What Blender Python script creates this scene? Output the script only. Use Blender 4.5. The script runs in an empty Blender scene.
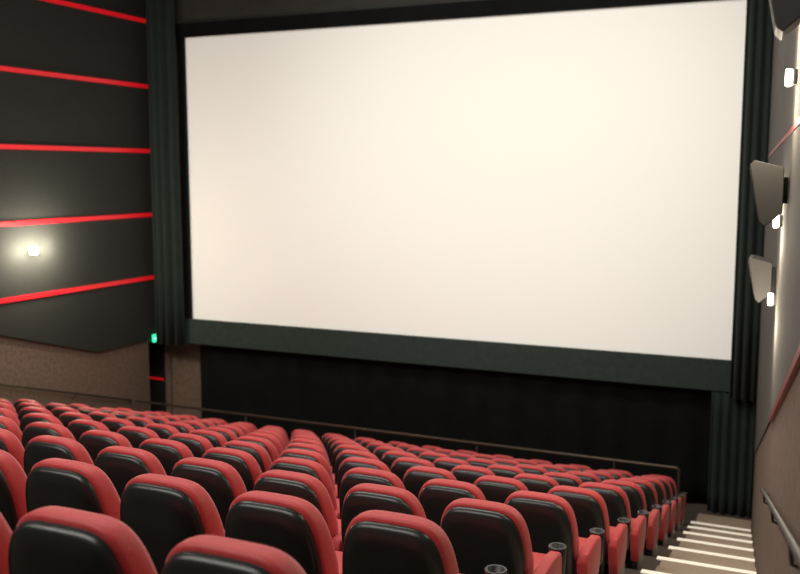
import bpy, bmesh, math
from mathutils import Vector, Matrix
ZO=5.5
sc=bpy.context.scene
try:
    sc.view_settings.view_transform='Standard'
except Exception: pass
COL=sc.collection
# ---------------- materials
def mat(name,col,rough=.6,emis=None,es=0,bump=0,bscale=40,var=0,metal=0,spec=.5,sheen=0):
    m=bpy.data.materials.new(name); m.use_nodes=True
    nt=m.node_tree; b=nt.nodes['Principled BSDF']
    b.inputs['Base Color'].default_value=(*col,1); b.inputs['Roughness'].default_value=rough
    b.inputs['Metallic'].default_value=metal; b.inputs['Specular IOR Level'].default_value=spec
    if sheen: b.inputs['Sheen Weight'].default_value=sheen
    if emis: b.inputs['Emission Color'].default_value=(*emis,1); b.inputs['Emission Strength'].default_value=es
    tc=nt.nodes.new('ShaderNodeTexCoord')
    if var or bump:
        n=nt.nodes.new('ShaderNodeTexNoise'); n.inputs['Scale'].default_value=bscale; n.inputs['Detail'].default_value=4
        nt.links.new(tc.outputs['Object'],n.inputs['Vector'])
        if var:
            r=nt.nodes.new('ShaderNodeValToRGB')
            r.color_ramp.elements[0].position=.3; r.color_ramp.elements[1].position=.7
            r.color_ramp.elements[0].color=(*[c*(1-var) for c in col],1)
            r.color_ramp.elements[1].color=(*[min(1,c*(1+var)) for c in col],1)
            nt.links.new(n.outputs['Fac'],r.inputs['Fac']); nt.links.new(r.outputs['Color'],b.inputs['Base Color'])
        if bump:
            bp=nt.nodes.new('ShaderNodeBump'); bp.inputs['Strength'].default_value=bump; bp.inputs['Distance'].default_value=.01
            nt.links.new(n.outputs['Fac'],bp.inputs['Height']); nt.links.new(bp.outputs['Normal'],b.inputs['Normal'])
    return m
M_red=mat('red_upholstery',(.57,.047,.048),.55,bump=.15,bscale=60,var=.06,sheen=.15)
M_shell=mat('black_shell',(.018,.021,.020),.32,bump=.08,bscale=200)
M_blk=mat('black_plastic',(.014,.014,.015),.4)
M_rim=mat('grey_rim',(.07,.07,.075),.35)
M_metal=mat('bronze_metal',(.11,.085,.065),.4,metal=.5)
M_post=mat('dark_metal',(.03,.025,.02),.5,metal=.3)
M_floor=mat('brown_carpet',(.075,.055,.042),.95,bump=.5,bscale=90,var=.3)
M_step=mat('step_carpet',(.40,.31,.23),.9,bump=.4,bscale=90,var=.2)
M_nose=mat('pale_nosing',(.85,.80,.68),.5,emis=(1,.90,.72),es=.45)  # emission puts the aisle light on the step edges into the strip itself
M_brown=mat('brown_carpet_wall',(.155,.106,.077),.95,bump=.6,bscale=16,var=.22)
M_panel=mat('black_acoustic_fabric',(.014,.016,.013),.9,bump=.3,bscale=30,var=.2)
M_rpanel=mat('grey_acoustic_fabric',(.062,.058,.051),.9,bump=.3,bscale=30,var=.2)
M_stripe=mat('red_trim',(.62,.008,.015),.4,emis=(1,.01,.02),es=.28)  # slight emission stands in for light, so the trim stays bright when dim
M_rstripe=mat('dark_red_trim',(.22,.01,.012),.5)
M_screen=mat('screen_white',(.82,.83,.775),.9,emis=(1,.965,.89),es=.27)  # even emission stands in for part of the projected light
M_mask=mat('green_black_masking',(.025,.043,.036),.9,bump=.2,bscale=8,var=.15)
M_curt=mat('green_black_velvet',(.007,.018,.014),.85,var=.2,bscale=6,sheen=.06)
M_skirt=mat('black_cloth',(.0035,.0045,.0042),.9,var=.3,bscale=3,spec=.2)
M_sof=mat('soffit_paint',(.035,.035,.030),.9,var=.1,bscale=4)
M_dark=mat('dark_paint',(.01,.01,.01),.9)
M_glow=mat('lamp_glow',(1,1,1),.5,emis=(1,.90,.72),es=20)
M_green=mat('green_sign',(.0,.3,.12),.5,emis=(.05,1,.45),es=1.6)
M_white=mat('white_sign',(.9,.9,.9),.5,emis=(.9,1,.95),es=2.2)
M_spk=mat('speaker_grey',(.045,.043,.040),.6)
M_grille=mat('speaker_grille',(.06,.058,.054),.7,bump=.6,bscale=250)

def mesh(name,vs,fs,m,smooth=False,kind=None,parent=None,label=None,cat=None,zo=True,group=None):
    me=bpy.data.meshes.new(name)
    vs=[(v[0],v[1],v[2]+(ZO if zo else 0)) for v in vs]
    me.from_pydata(vs,[],fs); me.update()
    bm=bmesh.new(); bm.from_mesh(me); bmesh.ops.recalc_face_normals(bm,faces=bm.faces); bm.to_mesh(me); bm.free()
    if smooth:
        for p in me.polygons: p.use_smooth=True
    me.materials.append(m)
    return obj(name,me,kind,parent,label,cat,group)
def obj(name,me,kind=None,parent=None,label=None,cat=None,group=None):
    o=bpy.data.objects.new(name,me); COL.objects.link(o)
    if kind:o['kind']=kind
    if parent:o.parent=parent
    if label:o['label']=label
    if cat:o['category']=cat
    if group:o['group']=group
    return o
BF=[(0,1,2,3),(4,5,6,7),(0,1,5,4),(1,2,6,5),(2,3,7,6),(3,0,4,7)]
def boxes(bl):
    vs=[];fs=[]
    for (a,b,c,d,e,f) in bl:
        n=len(vs)
        vs+=[(a,c,e),(b,c,e),(b,d,e),(a,d,e),(a,c,f),(b,c,f),(b,d,f),(a,d,f)]
        fs+=[tuple(i+n for i in q) for q in BF]
    return vs,fs
def prism(poly,off):
    n=len(poly)
    vs=list(poly)+[tuple(p[i]+off[i] for i in range(3)) for p in poly]
    fs=[tuple(range(n)),tuple(range(n,2*n))]+[(i,(i+1)%n,(i+1)%n+n,i+n) for i in range(n)]
    return vs,fs
def bevel(o,w,seg=2):
    bm=bmesh.new(); bm.from_mesh(o.data)
    bmesh.ops.bevel(bm,geom=bm.edges[:],offset=w,segments=seg,profile=.5,affect='EDGES')
    bm.to_mesh(o.data); bm.free()
def tube(path,r,n=10):
    vs=[];fs=[];P=[Vector(p) for p in path]
    for i,p in enumerate(P):
        t=(P[min(i+1,len(P)-1)]-P[max(i-1,0)]).normalized()
        a=t.cross(Vector((0,0,1)))
        if a.length<.05: a=t.cross(Vector((1,0,0)))
        a.normalize(); b=t.cross(a)
        for k in range(n):
            q=p+(a*math.cos(2*math.pi*k/n)+b*math.sin(2*math.pi*k/n))*r
            vs.append(tuple(q))
    for i in range(len(P)-1):
        for k in range(n):
            fs.append((i*n+k,i*n+(k+1)%n,(i+1)*n+(k+1)%n,(i+1)*n+k))
    fs.append(tuple(range(n))); fs.append(tuple((len(P)-1)*n+k for k in range(n)))
    return vs,fs
# ---------------- layout
XL=-12.44; YF=15.95; YB=-3.0; ZC=4.6; D=15.6
def wx(y): return -.78+.062*(15.6-y)
RP=1.14
def rowY(k): return 3.42+RP*(k-1) if k>=1 else (2.15 if k==0 else .95)
def rowF(k):
    if k<1: return -(2.07 if k==0 else 1.72)
    return -(2.43+.318*(k-1)+.0016*(k-1)**2)
def endS(k): return -.02-(.005*(k-1)**2 if k>=1 else -.05)
NR=11
prof=[(YB,rowF(-1))]
for k in range(0,NR):
    y=rowY(k)-.1
    prof+= [(y,rowF(k-1)),(y,rowF(k))]
y=rowY(NR)-.1
prof+=[(y,rowF(NR-1)),(y,-ZO),(YF+.1,-ZO),(YF+.1,-ZO-.2),(YB,-ZO-.2)]
poly=[(XL-.0,a,b) for a,b in prof]
vs,fs=prism(poly,(-XL+1.2,0,0))
vs=[(min(v[0],wx(v[1])) if v[0]>0 else v[0],v[1],v[2]) for v in vs]
mesh('floor',vs,fs,M_floor,kind='structure')
dY0,dY1,dZ=15.2,15.86,-3.46
vs,fs=boxes([(XL-.12,XL,YB,dY0,-ZO-.2,ZC),(XL-.12,XL,dY0,YF,dZ,ZC),(XL-.12,XL,dY1,YF,-ZO-.2,dZ)])
mesh('wall_left',vs,fs,M_brown,kind='structure')
vs,fs=prism([(wx(YB),YB,-ZO-.2),(wx(YF),YF,-ZO-.2),(wx(YF),YF,ZC),(wx(YB),YB,ZC)],(.12,0,0))
mesh('wall_right',vs,fs,M_brown,kind='structure')
vs,fs=boxes([(XL-.12,wx(YF)+.12,YF,YF+.12,-ZO-.2,ZC)])
mesh('wall_front',vs,fs,M_brown,kind='structure')
vs,fs=boxes([(XL-.12,wx(YB)+.12,YB-.12,YB,rowF(-1)-.2,ZC)])
mesh('wall_back',vs,fs,M_brown,kind='structure')
vs,fs=boxes([(XL-.12,wx(YB)+.12,YB-.12,YF+.12,ZC,ZC+.12)])
mesh('ceiling',vs,fs,M_sof,kind='structure')
vs,fs=boxes([(XL-1.6,XL-.12,dY0-.3,dY0-.2,-ZO,dZ+.1),(XL-1.6,XL-.12,dY1+.05,dY1+.15,-ZO,dZ+.1),(XL-1.7,XL-1.6,dY0-.3,dY1+.15,-ZO,dZ+.1),
             (XL-1.7,XL-.12,dY0-.3,dY1+.15,dZ+.1,dZ+.2),(XL-1.7,XL-.12,dY0-.3,dY1+.15,-ZO-.1,-ZO)])
mesh('wall_corridor',vs,fs,M_dark,kind='structure')
vs,fs=boxes([(XL-1.59,XL-.2,dY1+.02,dY1+.049,-4.42,-4.38)])
mesh('trim_20',vs,fs,M_stripe,kind='structure')
strZ=[-2.14,-.865,.41,1.68,2.95]
def ycross(z): return 13.7-(z+3.41)/.305
edges=[-3.41]+strZ+[ZC]
for i in range(len(edges)-1):
    z0=edges[i]+(.04 if i else 0); z1=edges[i+1]-.04
    if i==len(edges)-2: z1=ZC-.01
    ya=ycross(z0); yb=ycross(z1); x=XL+.001
    pl=[(x,15.94,z0),(x,15.94,z1)]
    if yb>YB: pl+=[(x,yb,z1)]
    else: pl+=[(x,YB+.01,z1),(x,YB+.01,max(z0,-3.41+.305*(13.7-YB)))]
    if ya>YB: pl+=[(x,ya,z0)]
    vs,fs=prism(pl,(.05,0,0))
    mesh('acoustic_panel',vs,fs,M_panel,label='black fabric acoustic panel fixed along the side wall between red strips',cat='wall panel',group='black acoustic wall panels')
n=0
for z in strZ:
    y0=max(ycross(z),YB+.02)
    vs,fs=boxes([(XL+.001,XL+.075,y0,15.35,z-.038,z+.038)])
    n+=1; mesh('trim_%d'%n,vs,fs,M_stripe,kind='structure')
def rl(y): return -.73-.322*(y-3.84)
def rwp(y,z,p=0): return (wx(y)-p,y,z)
def rprism(poly,p0,p1):
    n=len(poly)
    vs=[rwp(y,z,p0) for y,z in poly]+[rwp(y,z,p1) for y,z in poly]
    fs=[tuple(range(n)),tuple(range(n,2*n))]+[(i,(i+1)%n,(i+1)%n+n,i+n) for i in range(n)]
    return vs,fs
bnd=[.22,1.5,2.78]
tops=[-99]+bnd+[ZC-.01]
def rc(z): return 3.84-(z+.73)/.322
for i in range(4):
    z1=tops[i+1]-(.015 if i<3 else 0); z0=tops[i]+.015
    Y0=YB+.01;Y1=15.94
    if i==0:
        pl=[(rc(z1),z1),(Y1,z1),(Y1,rl(Y1)+.02)]
    else:
        yc0=rc(z0); yc1=rc(z1)
        if yc1<Y0: pl=[(max(yc0,Y0),z0),(Y1,z0),(Y1,z1),(Y0,z1)]+([(Y0,rl(Y0)+.04)] if rl(Y0)+.04>z0 else [])
        else: pl=[(yc0,z0),(Y1,z0),(Y1,z1),(yc1,z1)]
    vs,fs=rprism(pl,.001,.012)
    mesh('trim_%d'%(30+i),vs,fs,M_rpanel,kind='structure')
vs,fs=rprism([(YB+.01,rl(YB)-.02),(6.9,rl(6.9)-.02),(6.9,rl(6.9)+.02),(YB+.01,rl(YB)+.02)],.0005,.018); mesh('trim_10',vs,fs,M_rstripe,kind='structure')
for j,z in enumerate(bnd):
    yc=max(rc(z),YB+.02)
    vs,fs=rprism([(yc,z-.014),(15.9,z-.014),(15.9,z+.014),(yc,z+.014)],.0005,.016); mesh('trim_%d'%(11+j),vs,fs,M_rstripe,kind='structure')
# ---------------- screen
SX0,SX1=-.7435*D,-.0755*D; SZ0,SZ1=-.191*D,.1675*D
scr=mesh('projection_screen',*boxes([(SX0-.1,SX1+.1,D,D+.04,SZ0-.2,SZ1+.1)]),M_screen,label='huge blank white projection screen lit by warm light',cat='movie screen')
mesh('masking_border',*boxes([(SX0-.3,SX1+.12,D-.10,D-.01,-3.48,SZ0)]),M_mask,parent=scr,label='dark green cloth masking strip under the screen')
mesh('masking_border',*boxes([(SX0-.3,SX1+.25,D-.10,D-.01,SZ1,SZ1+.26)]),M_skirt,parent=scr)
mesh('masking_border',*boxes([(SX0-.14,SX0,D-.09,D-.02,SZ0,SZ1)]),M_skirt,parent=scr)
mesh('masking_border',*boxes([(SX1,SX1+.10,D-.09,D-.02,SZ0,SZ1)]),M_skirt,parent=scr)
vs,fs=boxes([(XL,wx(YF),D-.05,YF,SZ1+.27,ZC)])
vs=[(min(v[0],wx(v[1])-.05) if v[0]>-5 else v[0]+.06,v[1],v[2]) for v in vs]
mesh('trim_21',vs,fs,M_sof,kind='structure')
def curtain(name,x0,x1,yc,z0,z1,amp,per,m,label):
    n=max(8,int((x1-x0)/per*10)); vs=[];fs=[]
    nz=6
    for j in range(nz+1):
        z=z0+(z1-z0)*j/nz
        for i in range(n+1):
            x=x0+(x1-x0)*i/n
            a=amp*(1-.25*j/nz)
            yy=yc+a*math.sin(2*math.pi*(x-x0)/per)+.25*a*math.sin(2*math.pi*(x-x0)/per*.43+j*.2)
            vs.append((x,yy,z))
    for j in range(nz):
        for i in range(n):
            a=j*(n+1)+i; fs.append((a,a+1,a+n+2,a+n+1))
    o=mesh(name,vs,fs,m,smooth=True,label=label,cat='curtain')
    s=o.modifiers.new('s','SOLIDIFY'); s.thickness=.012
    return o
curtain('curtain',XL+.1,SX0-.05,D-.28,-3.5,ZC-.05,.07,.2,M_curt,'dark green pleated side curtain hanging beside the screen')
curtain('curtain',SX1+.0,wx(D-.3)-.012,D-.28,-3.55,ZC-.05,.08,.13,M_curt,'dark green pleated side curtain hanging between screen and wall')
curtain('curtain',-1.46,wx(D)-.015,D-.10,-ZO+.02,-3.5,.05,.14,M_curt,'dark floor-length pleated curtain beside the aisle')
curtain('stage_drape',-11.62,-1.25,15.82,-ZO+.01,-3.3,.04,.62,M_skirt,'black cloth drape covering the wall below the screen')
# ---------------- guard rail
rY=14.68; rz=-.3115*rY; zf=rowF(NR-1); xa=XL+.06; xb=-.124*rY; RR=.05
path=[(xa,rY,rz),(xb-RR,rY,rz)]
for a in range(1,6):
    t=a/6*math.pi/2; path.append((xb-RR+RR*math.sin(t),rY,rz-RR+RR*math.cos(t)))
path+=[(xb,rY,rz-RR),(xb,rY,zf)]
rail=mesh('guard_rail',*tube(path,.023),M_metal,smooth=True,label='long thin metal guard rail in front of the first row',cat='railing')
mesh('lower_bar',*tube([(xa,rY,rz-.38),(xb,rY,rz-.38)],.010,8),M_post,smooth=True,parent=rail)
for i in range(5):
    x=xa+.3+(xb-1.3-xa)*i/4
    mesh('post',*tube([(x,rY,rz),(x,rY,zf)],.010,8),M_post,smooth=True,parent=rail)
def hz(y): return -.93-.287*(y-2.4)
pth=[(wx(.5),.5,hz(.5)-.03)]+[(wx(y)-.045,y,hz(y)) for y in (.55,2,4,6,6.8)]+[(wx(6.88)-.035,6.88,hz(6.9)-.02),(wx(6.92)-.015,6.92,hz(6.9)-.05),(wx(6.92),6.92,hz(6.9)-.05)]
hr=mesh('handrail',*tube(pth,.014),M_post,smooth=True,label='dark metal handrail mounted on the wall beside the steps',cat='handrail')
for y in (1.2,2.9,4.7,6.5):
    mesh('bracket',*tube([(wx(y),y,hz(y)-.09),(wx(y)-.035,y,hz(y)-.08),(wx(y)-.045,y,hz(y))],.007,8),M_post,smooth=True,parent=hr)
def hl(y): return -3.55-.31*(y-11.4)
pth=[(XL,6,hl(6)-.03),(XL+.09,6.03,hl(6)),(XL+.09,10,hl(10)),(XL+.09,14.52,hl(14.52)),(XL,14.58,hl(14.6)-.03)]
hr=mesh('handrail',*tube(pth,.022),M_metal,smooth=True,label='thin metal handrail along the brown carpeted wall',cat='handrail')
for y in (7,9,11,13):
    mesh('bracket',*tube([(XL,y,hl(y)-.09),(XL+.07,y,hl(y)-.08),(XL+.09,y,hl(y))],.009,8),M_metal,smooth=True,parent=hr)
# ---------------- aisle steps
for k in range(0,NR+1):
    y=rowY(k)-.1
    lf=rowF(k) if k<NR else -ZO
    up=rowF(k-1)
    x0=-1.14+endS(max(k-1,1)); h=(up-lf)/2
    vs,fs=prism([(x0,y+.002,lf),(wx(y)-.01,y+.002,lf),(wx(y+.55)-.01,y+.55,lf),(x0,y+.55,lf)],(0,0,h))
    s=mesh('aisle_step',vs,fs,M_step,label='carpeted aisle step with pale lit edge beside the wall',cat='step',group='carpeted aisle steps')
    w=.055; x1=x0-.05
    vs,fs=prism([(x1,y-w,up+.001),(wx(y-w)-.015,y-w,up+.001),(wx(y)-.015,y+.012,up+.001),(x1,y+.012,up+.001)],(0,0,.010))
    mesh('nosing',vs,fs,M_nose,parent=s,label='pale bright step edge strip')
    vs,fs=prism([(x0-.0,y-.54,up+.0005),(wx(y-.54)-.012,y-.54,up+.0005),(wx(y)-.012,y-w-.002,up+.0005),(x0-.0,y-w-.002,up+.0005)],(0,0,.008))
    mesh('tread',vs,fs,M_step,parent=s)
# ---------------- exit sign
e=mesh('exit_sign',*boxes([(XL+.055,XL+.095,15.26,15.50,-3.47,-3.32)]),M_green,label='small glowing green emergency exit sign above the doorway',cat='exit sign')
vs,fs=boxes([(XL+.096,XL+.10,15.29,15.35,-3.41,-3.39),(XL+.096,XL+.10,15.40,15.42,-3.45,-3.39),(XL+.096,XL+.10,15.37,15.44,-3.42,-3.405),(XL+.096,XL+.10,15.40,15.425,-3.38,-3.35)])
mesh('pictogram',vs,fs,M_white,parent=e)
# ---------------- wall lamps
def lamp(px,py,pz,nx,lights,label,sz=1.0,col=(1,.85,.64)):
    vs=[];fs=[];n=12
    for zz in (-.05*sz,.05*sz):
        for i in range(n+1):
            a=math.pi*i/n
            vs.append((px+nx*(.02+.05*sz*math.sin(a)),py+.07*sz*math.cos(a),pz+zz))
    for i in range(n): fs.append((i,i+1,n+2+i,n+1+i))
    o=mesh('wall_lamp',vs,fs,M_glow,smooth=True,label=label,cat='wall lamp')
    sm=o.modifiers.new('s','SOLIDIFY'); sm.thickness=.005
    mesh('backplate',*boxes([(min(px,px+nx*.02),max(px,px+nx*.02),py-.06*sz,py+.06*sz,pz-.05*sz,pz+.05*sz)]),M_spk,parent=o)
    mesh('bulb',*tube([(px+nx*.04,py,pz-.06*sz),(px+nx*.04,py,pz+.06*sz)],.016*sz,10),M_glow,smooth=True,parent=o)
    for (off,dy,dz,e) in lights:
        l=bpy.data.lights.new('lamp_light','POINT'); l.energy=e; l.color=col; l.shadow_soft_size=.05
        lo=bpy.data.objects.new('lamp_light',l); COL.objects.link(lo); lo.location=(px+nx*off,py+dy,pz+ZO+dz)
lamp(XL+.05,12.17,-1.35,1,[(.24,-.30,.02,48),(.24,.30,.02,48),(.16,0,.05,24),(.6,0,.1,110)],'small wall lamp throwing warm light on the black panels',1.2,(1,.88,.70))
lamp(wx(5.1)-.012,5.1,.46,-1,[(.16,0,.16,18),(.16,0,-.14,18)],'small wall lamp glowing warmly on the grey wall',.7)
lamp(wx(6.4)-.012,6.4,-.31,-1,[(.14,.05,-.13,20),(.08,.1,.06,4)],'small wall lamp glowing warmly behind a speaker',.7)
lamp(wx(6.95)-.012,6.95,-.88,-1,[(.14,-.15,-.16,20)],'small wall lamp glowing warmly behind the lower speaker',.7)
# ---------------- speakers
def speaker(y,z,s=1):
    prof=[(.035,.15),(.19,.19),(.215,.165),(.155,-.15),(.125,-.18),(.035,-.10)]
    pl=[(wx(y)-a*s,y-.17*s,z+b*s) for a,b in prof]
    vs,fs=prism(pl,(-.062*.34*s,.34*s,0))
    o=mesh('speaker',vs,fs,M_spk,label='grey wedge-shaped surround speaker tilted down on the wall',cat='speaker',group='wall surround speakers')
    bevel(o,.004,1)
    a,b=(.219,.150),(.162,-.135)
    pl=[(wx(y)-a[0]*s,y-.155*s,z+a[1]*s),(wx(y)-b[0]*s,y-.155*s,z+b[1]*s),(wx(y)-(b[0]-.02)*s,y-.155*s,z+(b[1]+.01)*s),(wx(y)-(a[0]-.02)*s,y-.155*s,z+(a[1]+.01)*s)]
    vs,fs=prism(pl,(-.062*.31*s,.31*s,0)); mesh('speaker_grille',vs,fs,M_grille,parent=o)
    mesh('bracket',*boxes([(wx(y)-.06,wx(y)-.016,y-.04,y+.04,z-.05,z+.09)]),M_blk,parent=o)
speaker(4.3,.70,.8); speaker(5.5,-.12,.95); speaker(7.4,-.79,.9)
# ---------------- cinema seat
def outline(a,z0,z1,n=56,ex=3.0,tap=.16):
    c=(z0+z1)/2; h=(z1-z0)/2; pts=[]
    for i in range(n):
        t=2*math.pi*i/n
        cx,sz=math.cos(t),math.sin(t)
        x=a*math.copysign(abs(cx)**(2/ex),cx); z=h*math.copysign(abs(sz)**(2/ex),sz)
        x*=1-tap*max(0,z/h)**1.4 if z>0 else 1-.07*abs(z/h)
        pts.append((x,c+z))
    return pts,c
def loft(o,layers,lean,thin=0):
    pts,c=o; n=len(pts); vs=[];fs=[]; top=max(p[1] for p in pts)
    for s,y in layers:
        for x,z in pts:
            zz=c+(z-c)*(1-(1-s)*.75) if s>.5 else c+(z-c)*s
            yy=y
            if thin and y>.06:
                u=min(1,max(0,(zz-.62)/(top-.62))); yy=.06+(y-.06)*(1-thin*u)
            vs.append((x*s,yy-(zz-.5)*lean,zz))
    L=len(layers)
    for j in range(L-1):
        for i in range(n): fs.append((j*n+i,j*n+(i+1)%n,(j+1)*n+(i+1)%n,(j+1)*n+i))
    fs.append(tuple(range(n))); fs.append(tuple((L-1)*n+i for i in range(n)))
    return vs,fs
LEAN=.17
def seat_meshes():
    parts=[]
    v,f=loft(outline(.252,.32,1.0,ex=4.3,tap=.10),[(.30,.040),(.85,.03),(.95,.034),(.99,.045),(1,.065),(1.0,.125),(.985,.17),(.94,.205),(.80,.215),(.6,.195),(.4,.185)],LEAN,thin=.45)
    parts.append(('backrest',v,f,M_red,1))
    v,f=loft(outline(.2475,.18,.978,ex=4.5,tap=.10),[(.35,-.030),(.75,-.025),(.93,-.010),(.985,.008),(1,.030),(.998,.052)],LEAN)
    parts.append(('back_shell',v,f,M_shell,1))
    v,f=boxes([(-.24,.24,.14,.66,.36,.50)])
    parts.append(('seat_cushion',v,f,M_red,'b.045'))
    v,f=boxes([(-.225,.225,.14,.58,.325,.365)])
    parts.append(('seat_pan',v,f,M_blk,'b.01'))
    v,f=boxes([(-.255,-.215,.10,.42,0,.40),(.215,.255,.10,.42,0,.40),(-.255,.255,.05,.47,0,.02)])
    parts.append(('support_frame',v,f,M_blk,0))
    return parts
def arm_meshes(x):
    parts=[]
    pr=[(-.01,.58),(.02,.635),(.28,.64),(.40,.625),(.43,.58),(.42,.46),(.34,.33),(.06,.31),(.02,.43)]
    pl=[(x-.036,a,b) for a,b in pr]; v,f=prism(pl,(.072,0,0)); parts.append(('armrest',v,f,M_red,'b.016'))
    v,f=boxes([(x-.026,x+.026,.06,.38,0,.36)]); parts.append(('arm_support',v,f,M_blk,'b.006'))
    v=[];f=[];n=16;prof=[(.030,.40),(.043,.43),(.050,.622),(.050,.634),(.040,.634),(.036,.50)]
    for r,z in prof:
        for i in range(n): v.append((x+r*math.cos(2*math.pi*i/n),.445+r*math.sin(2*math.pi*i/n),z))
    for j in range(len(prof)-1):
        for i in range(n): f.append((j*n+i,j*n+(i+1)%n,(j+1)*n+(i+1)%n,(j+1)*n+i))
    f.append(tuple(range(n))); f.append(tuple((len(prof)-1)*n+i for i in range(n)))
    parts.append(('cup_holder',v,f,M_blk,1))
    v=[];f=[]
    for r,z in [(.051,.629),(.053,.634),(.049,.639),(.040,.637),(.040,.629)]:
        for i in range(n): v.append((x+r*math.cos(2*math.pi*i/n),.445+r*math.sin(2*math.pi*i/n),z))
    for j in range(4):
        for i in range(n): f.append((j*n+i,j*n+(i+1)%n,(j+1)*n+(i+1)%n,(j+1)*n+i))
    parts.append(('cup_rim',v,f,M_rim,1))
    return parts
def build(parts):
    out=[]
    for nm,v,f,m,flag in parts:
        me=bpy.data.meshes.new(nm); me.from_pydata(v,[],f); me.update()
        bm=bmesh.new(); bm.from_mesh(me); bmesh.ops.recalc_face_normals(bm,faces=bm.faces)
        if isinstance(flag,str):
            bmesh.ops.bevel(bm,geom=bm.edges[:],offset=float(flag[1:]),segments=3,profile=.5,affect='EDGES')
        bm.to_mesh(me); bm.free()
        if flag:
            for p in me.polygons: p.use_smooth=True
        me.materials.append(m); out.append((nm,me))
    return out
SM=build(seat_meshes()); AR=build(arm_meshes(.30)); AL=build(arm_meshes(-.30))
PITCH=.6
def place_seat(x,y,z,left=False,aisle=False):
    e=bpy.data.objects.new('cinema_seat',None); COL.objects.link(e); e.empty_display_size=.1
    e.location=(x,y,z+ZO)
    e['label']='red cinema seat with black shell at the aisle end' if aisle else 'red upholstered cinema seat with black back shell in a tiered row'
    e['category']='seat'; e['group']='red cinema seats in tiered rows'
    cup=None
    for nm,me in SM+AR+(AL if left else []):
        o=bpy.data.objects.new(nm,me); COL.objects.link(o)
        o.parent=cup if nm=='cup_rim' else e
        if nm=='cup_holder': cup=o
    return e
cnt=0
for k in range(NR):
    xr=-1.55+endS(k); y=rowY(k)+.04; z=rowF(k)
    i=0
    while True:
        x=xr-PITCH*i
        if x< -11.05: break
        if x/(rowY(k)+.3) < -1.32: break
        last=(xr-PITCH*(i+1)< -11.05)
        place_seat(x,y,z,left=last,aisle=(i==0)); cnt+=1; i+=1
print('seats',cnt)
# ---------------- lights
def area(loc,tgt,sx,sy,e,col=(1,.95,.88)):
    l=bpy.data.lights.new('ceiling_and_fill_light','AREA'); l.shape='RECTANGLE'; l.size=sx; l.size_y=sy; l.energy=e; l.color=col
    o=bpy.data.objects.new('ceiling_and_fill_light',l); COL.objects.link(o); o.location=(loc[0],loc[1],loc[2]+ZO)
    d=Vector(tgt)-Vector(loc); o.rotation_euler=d.to_track_quat('-Z','Y').to_euler()
area((-5,1.5,4.4),(-5,4.5,-3),8,2,460)
area((-6,8.5,4.4),(-6,9.5,-4),8,2,410)
area((-1.2,9.5,4.3),(-1.1,12,-5),1.0,1.0,130,(1,.90,.76))  # unseen fill light added to brighten the shadowed aisle treads
def spot(loc,tgt,e,ang,blend,col=(1,.985,.92),r=.3):
    l=bpy.data.lights.new('spot','SPOT'); l.energy=e; l.spot_size=math.radians(ang); l.spot_blend=blend; l.color=col; l.shadow_soft_size=r
    o=bpy.data.objects.new('spot',l); COL.objects.link(o); o.location=(loc[0],loc[1],loc[2]+ZO)
    d=Vector(tgt)-Vector(loc); o.rotation_euler=d.to_track_quat('-Z','Y').to_euler()
spot((-4.5,2,4.0),(-4.9,15.6,.7),2550,45,1)
w=bpy.data.worlds.new('w'); sc.world=w; w.use_nodes=True
w.node_tree.nodes['Background'].inputs[0].default_value=(.5,.5,.5,1); w.node_tree.nodes['Background'].inputs[1].default_value=.1
# ---------------- camera
c=bpy.data.cameras.new('cam'); c.sensor_width=36; c.lens=940/800*36; c.clip_start=.02
c.dof.use_dof=True; c.dof.focus_distance=5.0; c.dof.aperture_fstop=2.4
co=bpy.data.objects.new('camera',c); COL.objects.link(co); co.location=(0,0,ZO)
co.rotation_euler=(math.radians(83),0,math.radians(24.1))
sc.camera=co
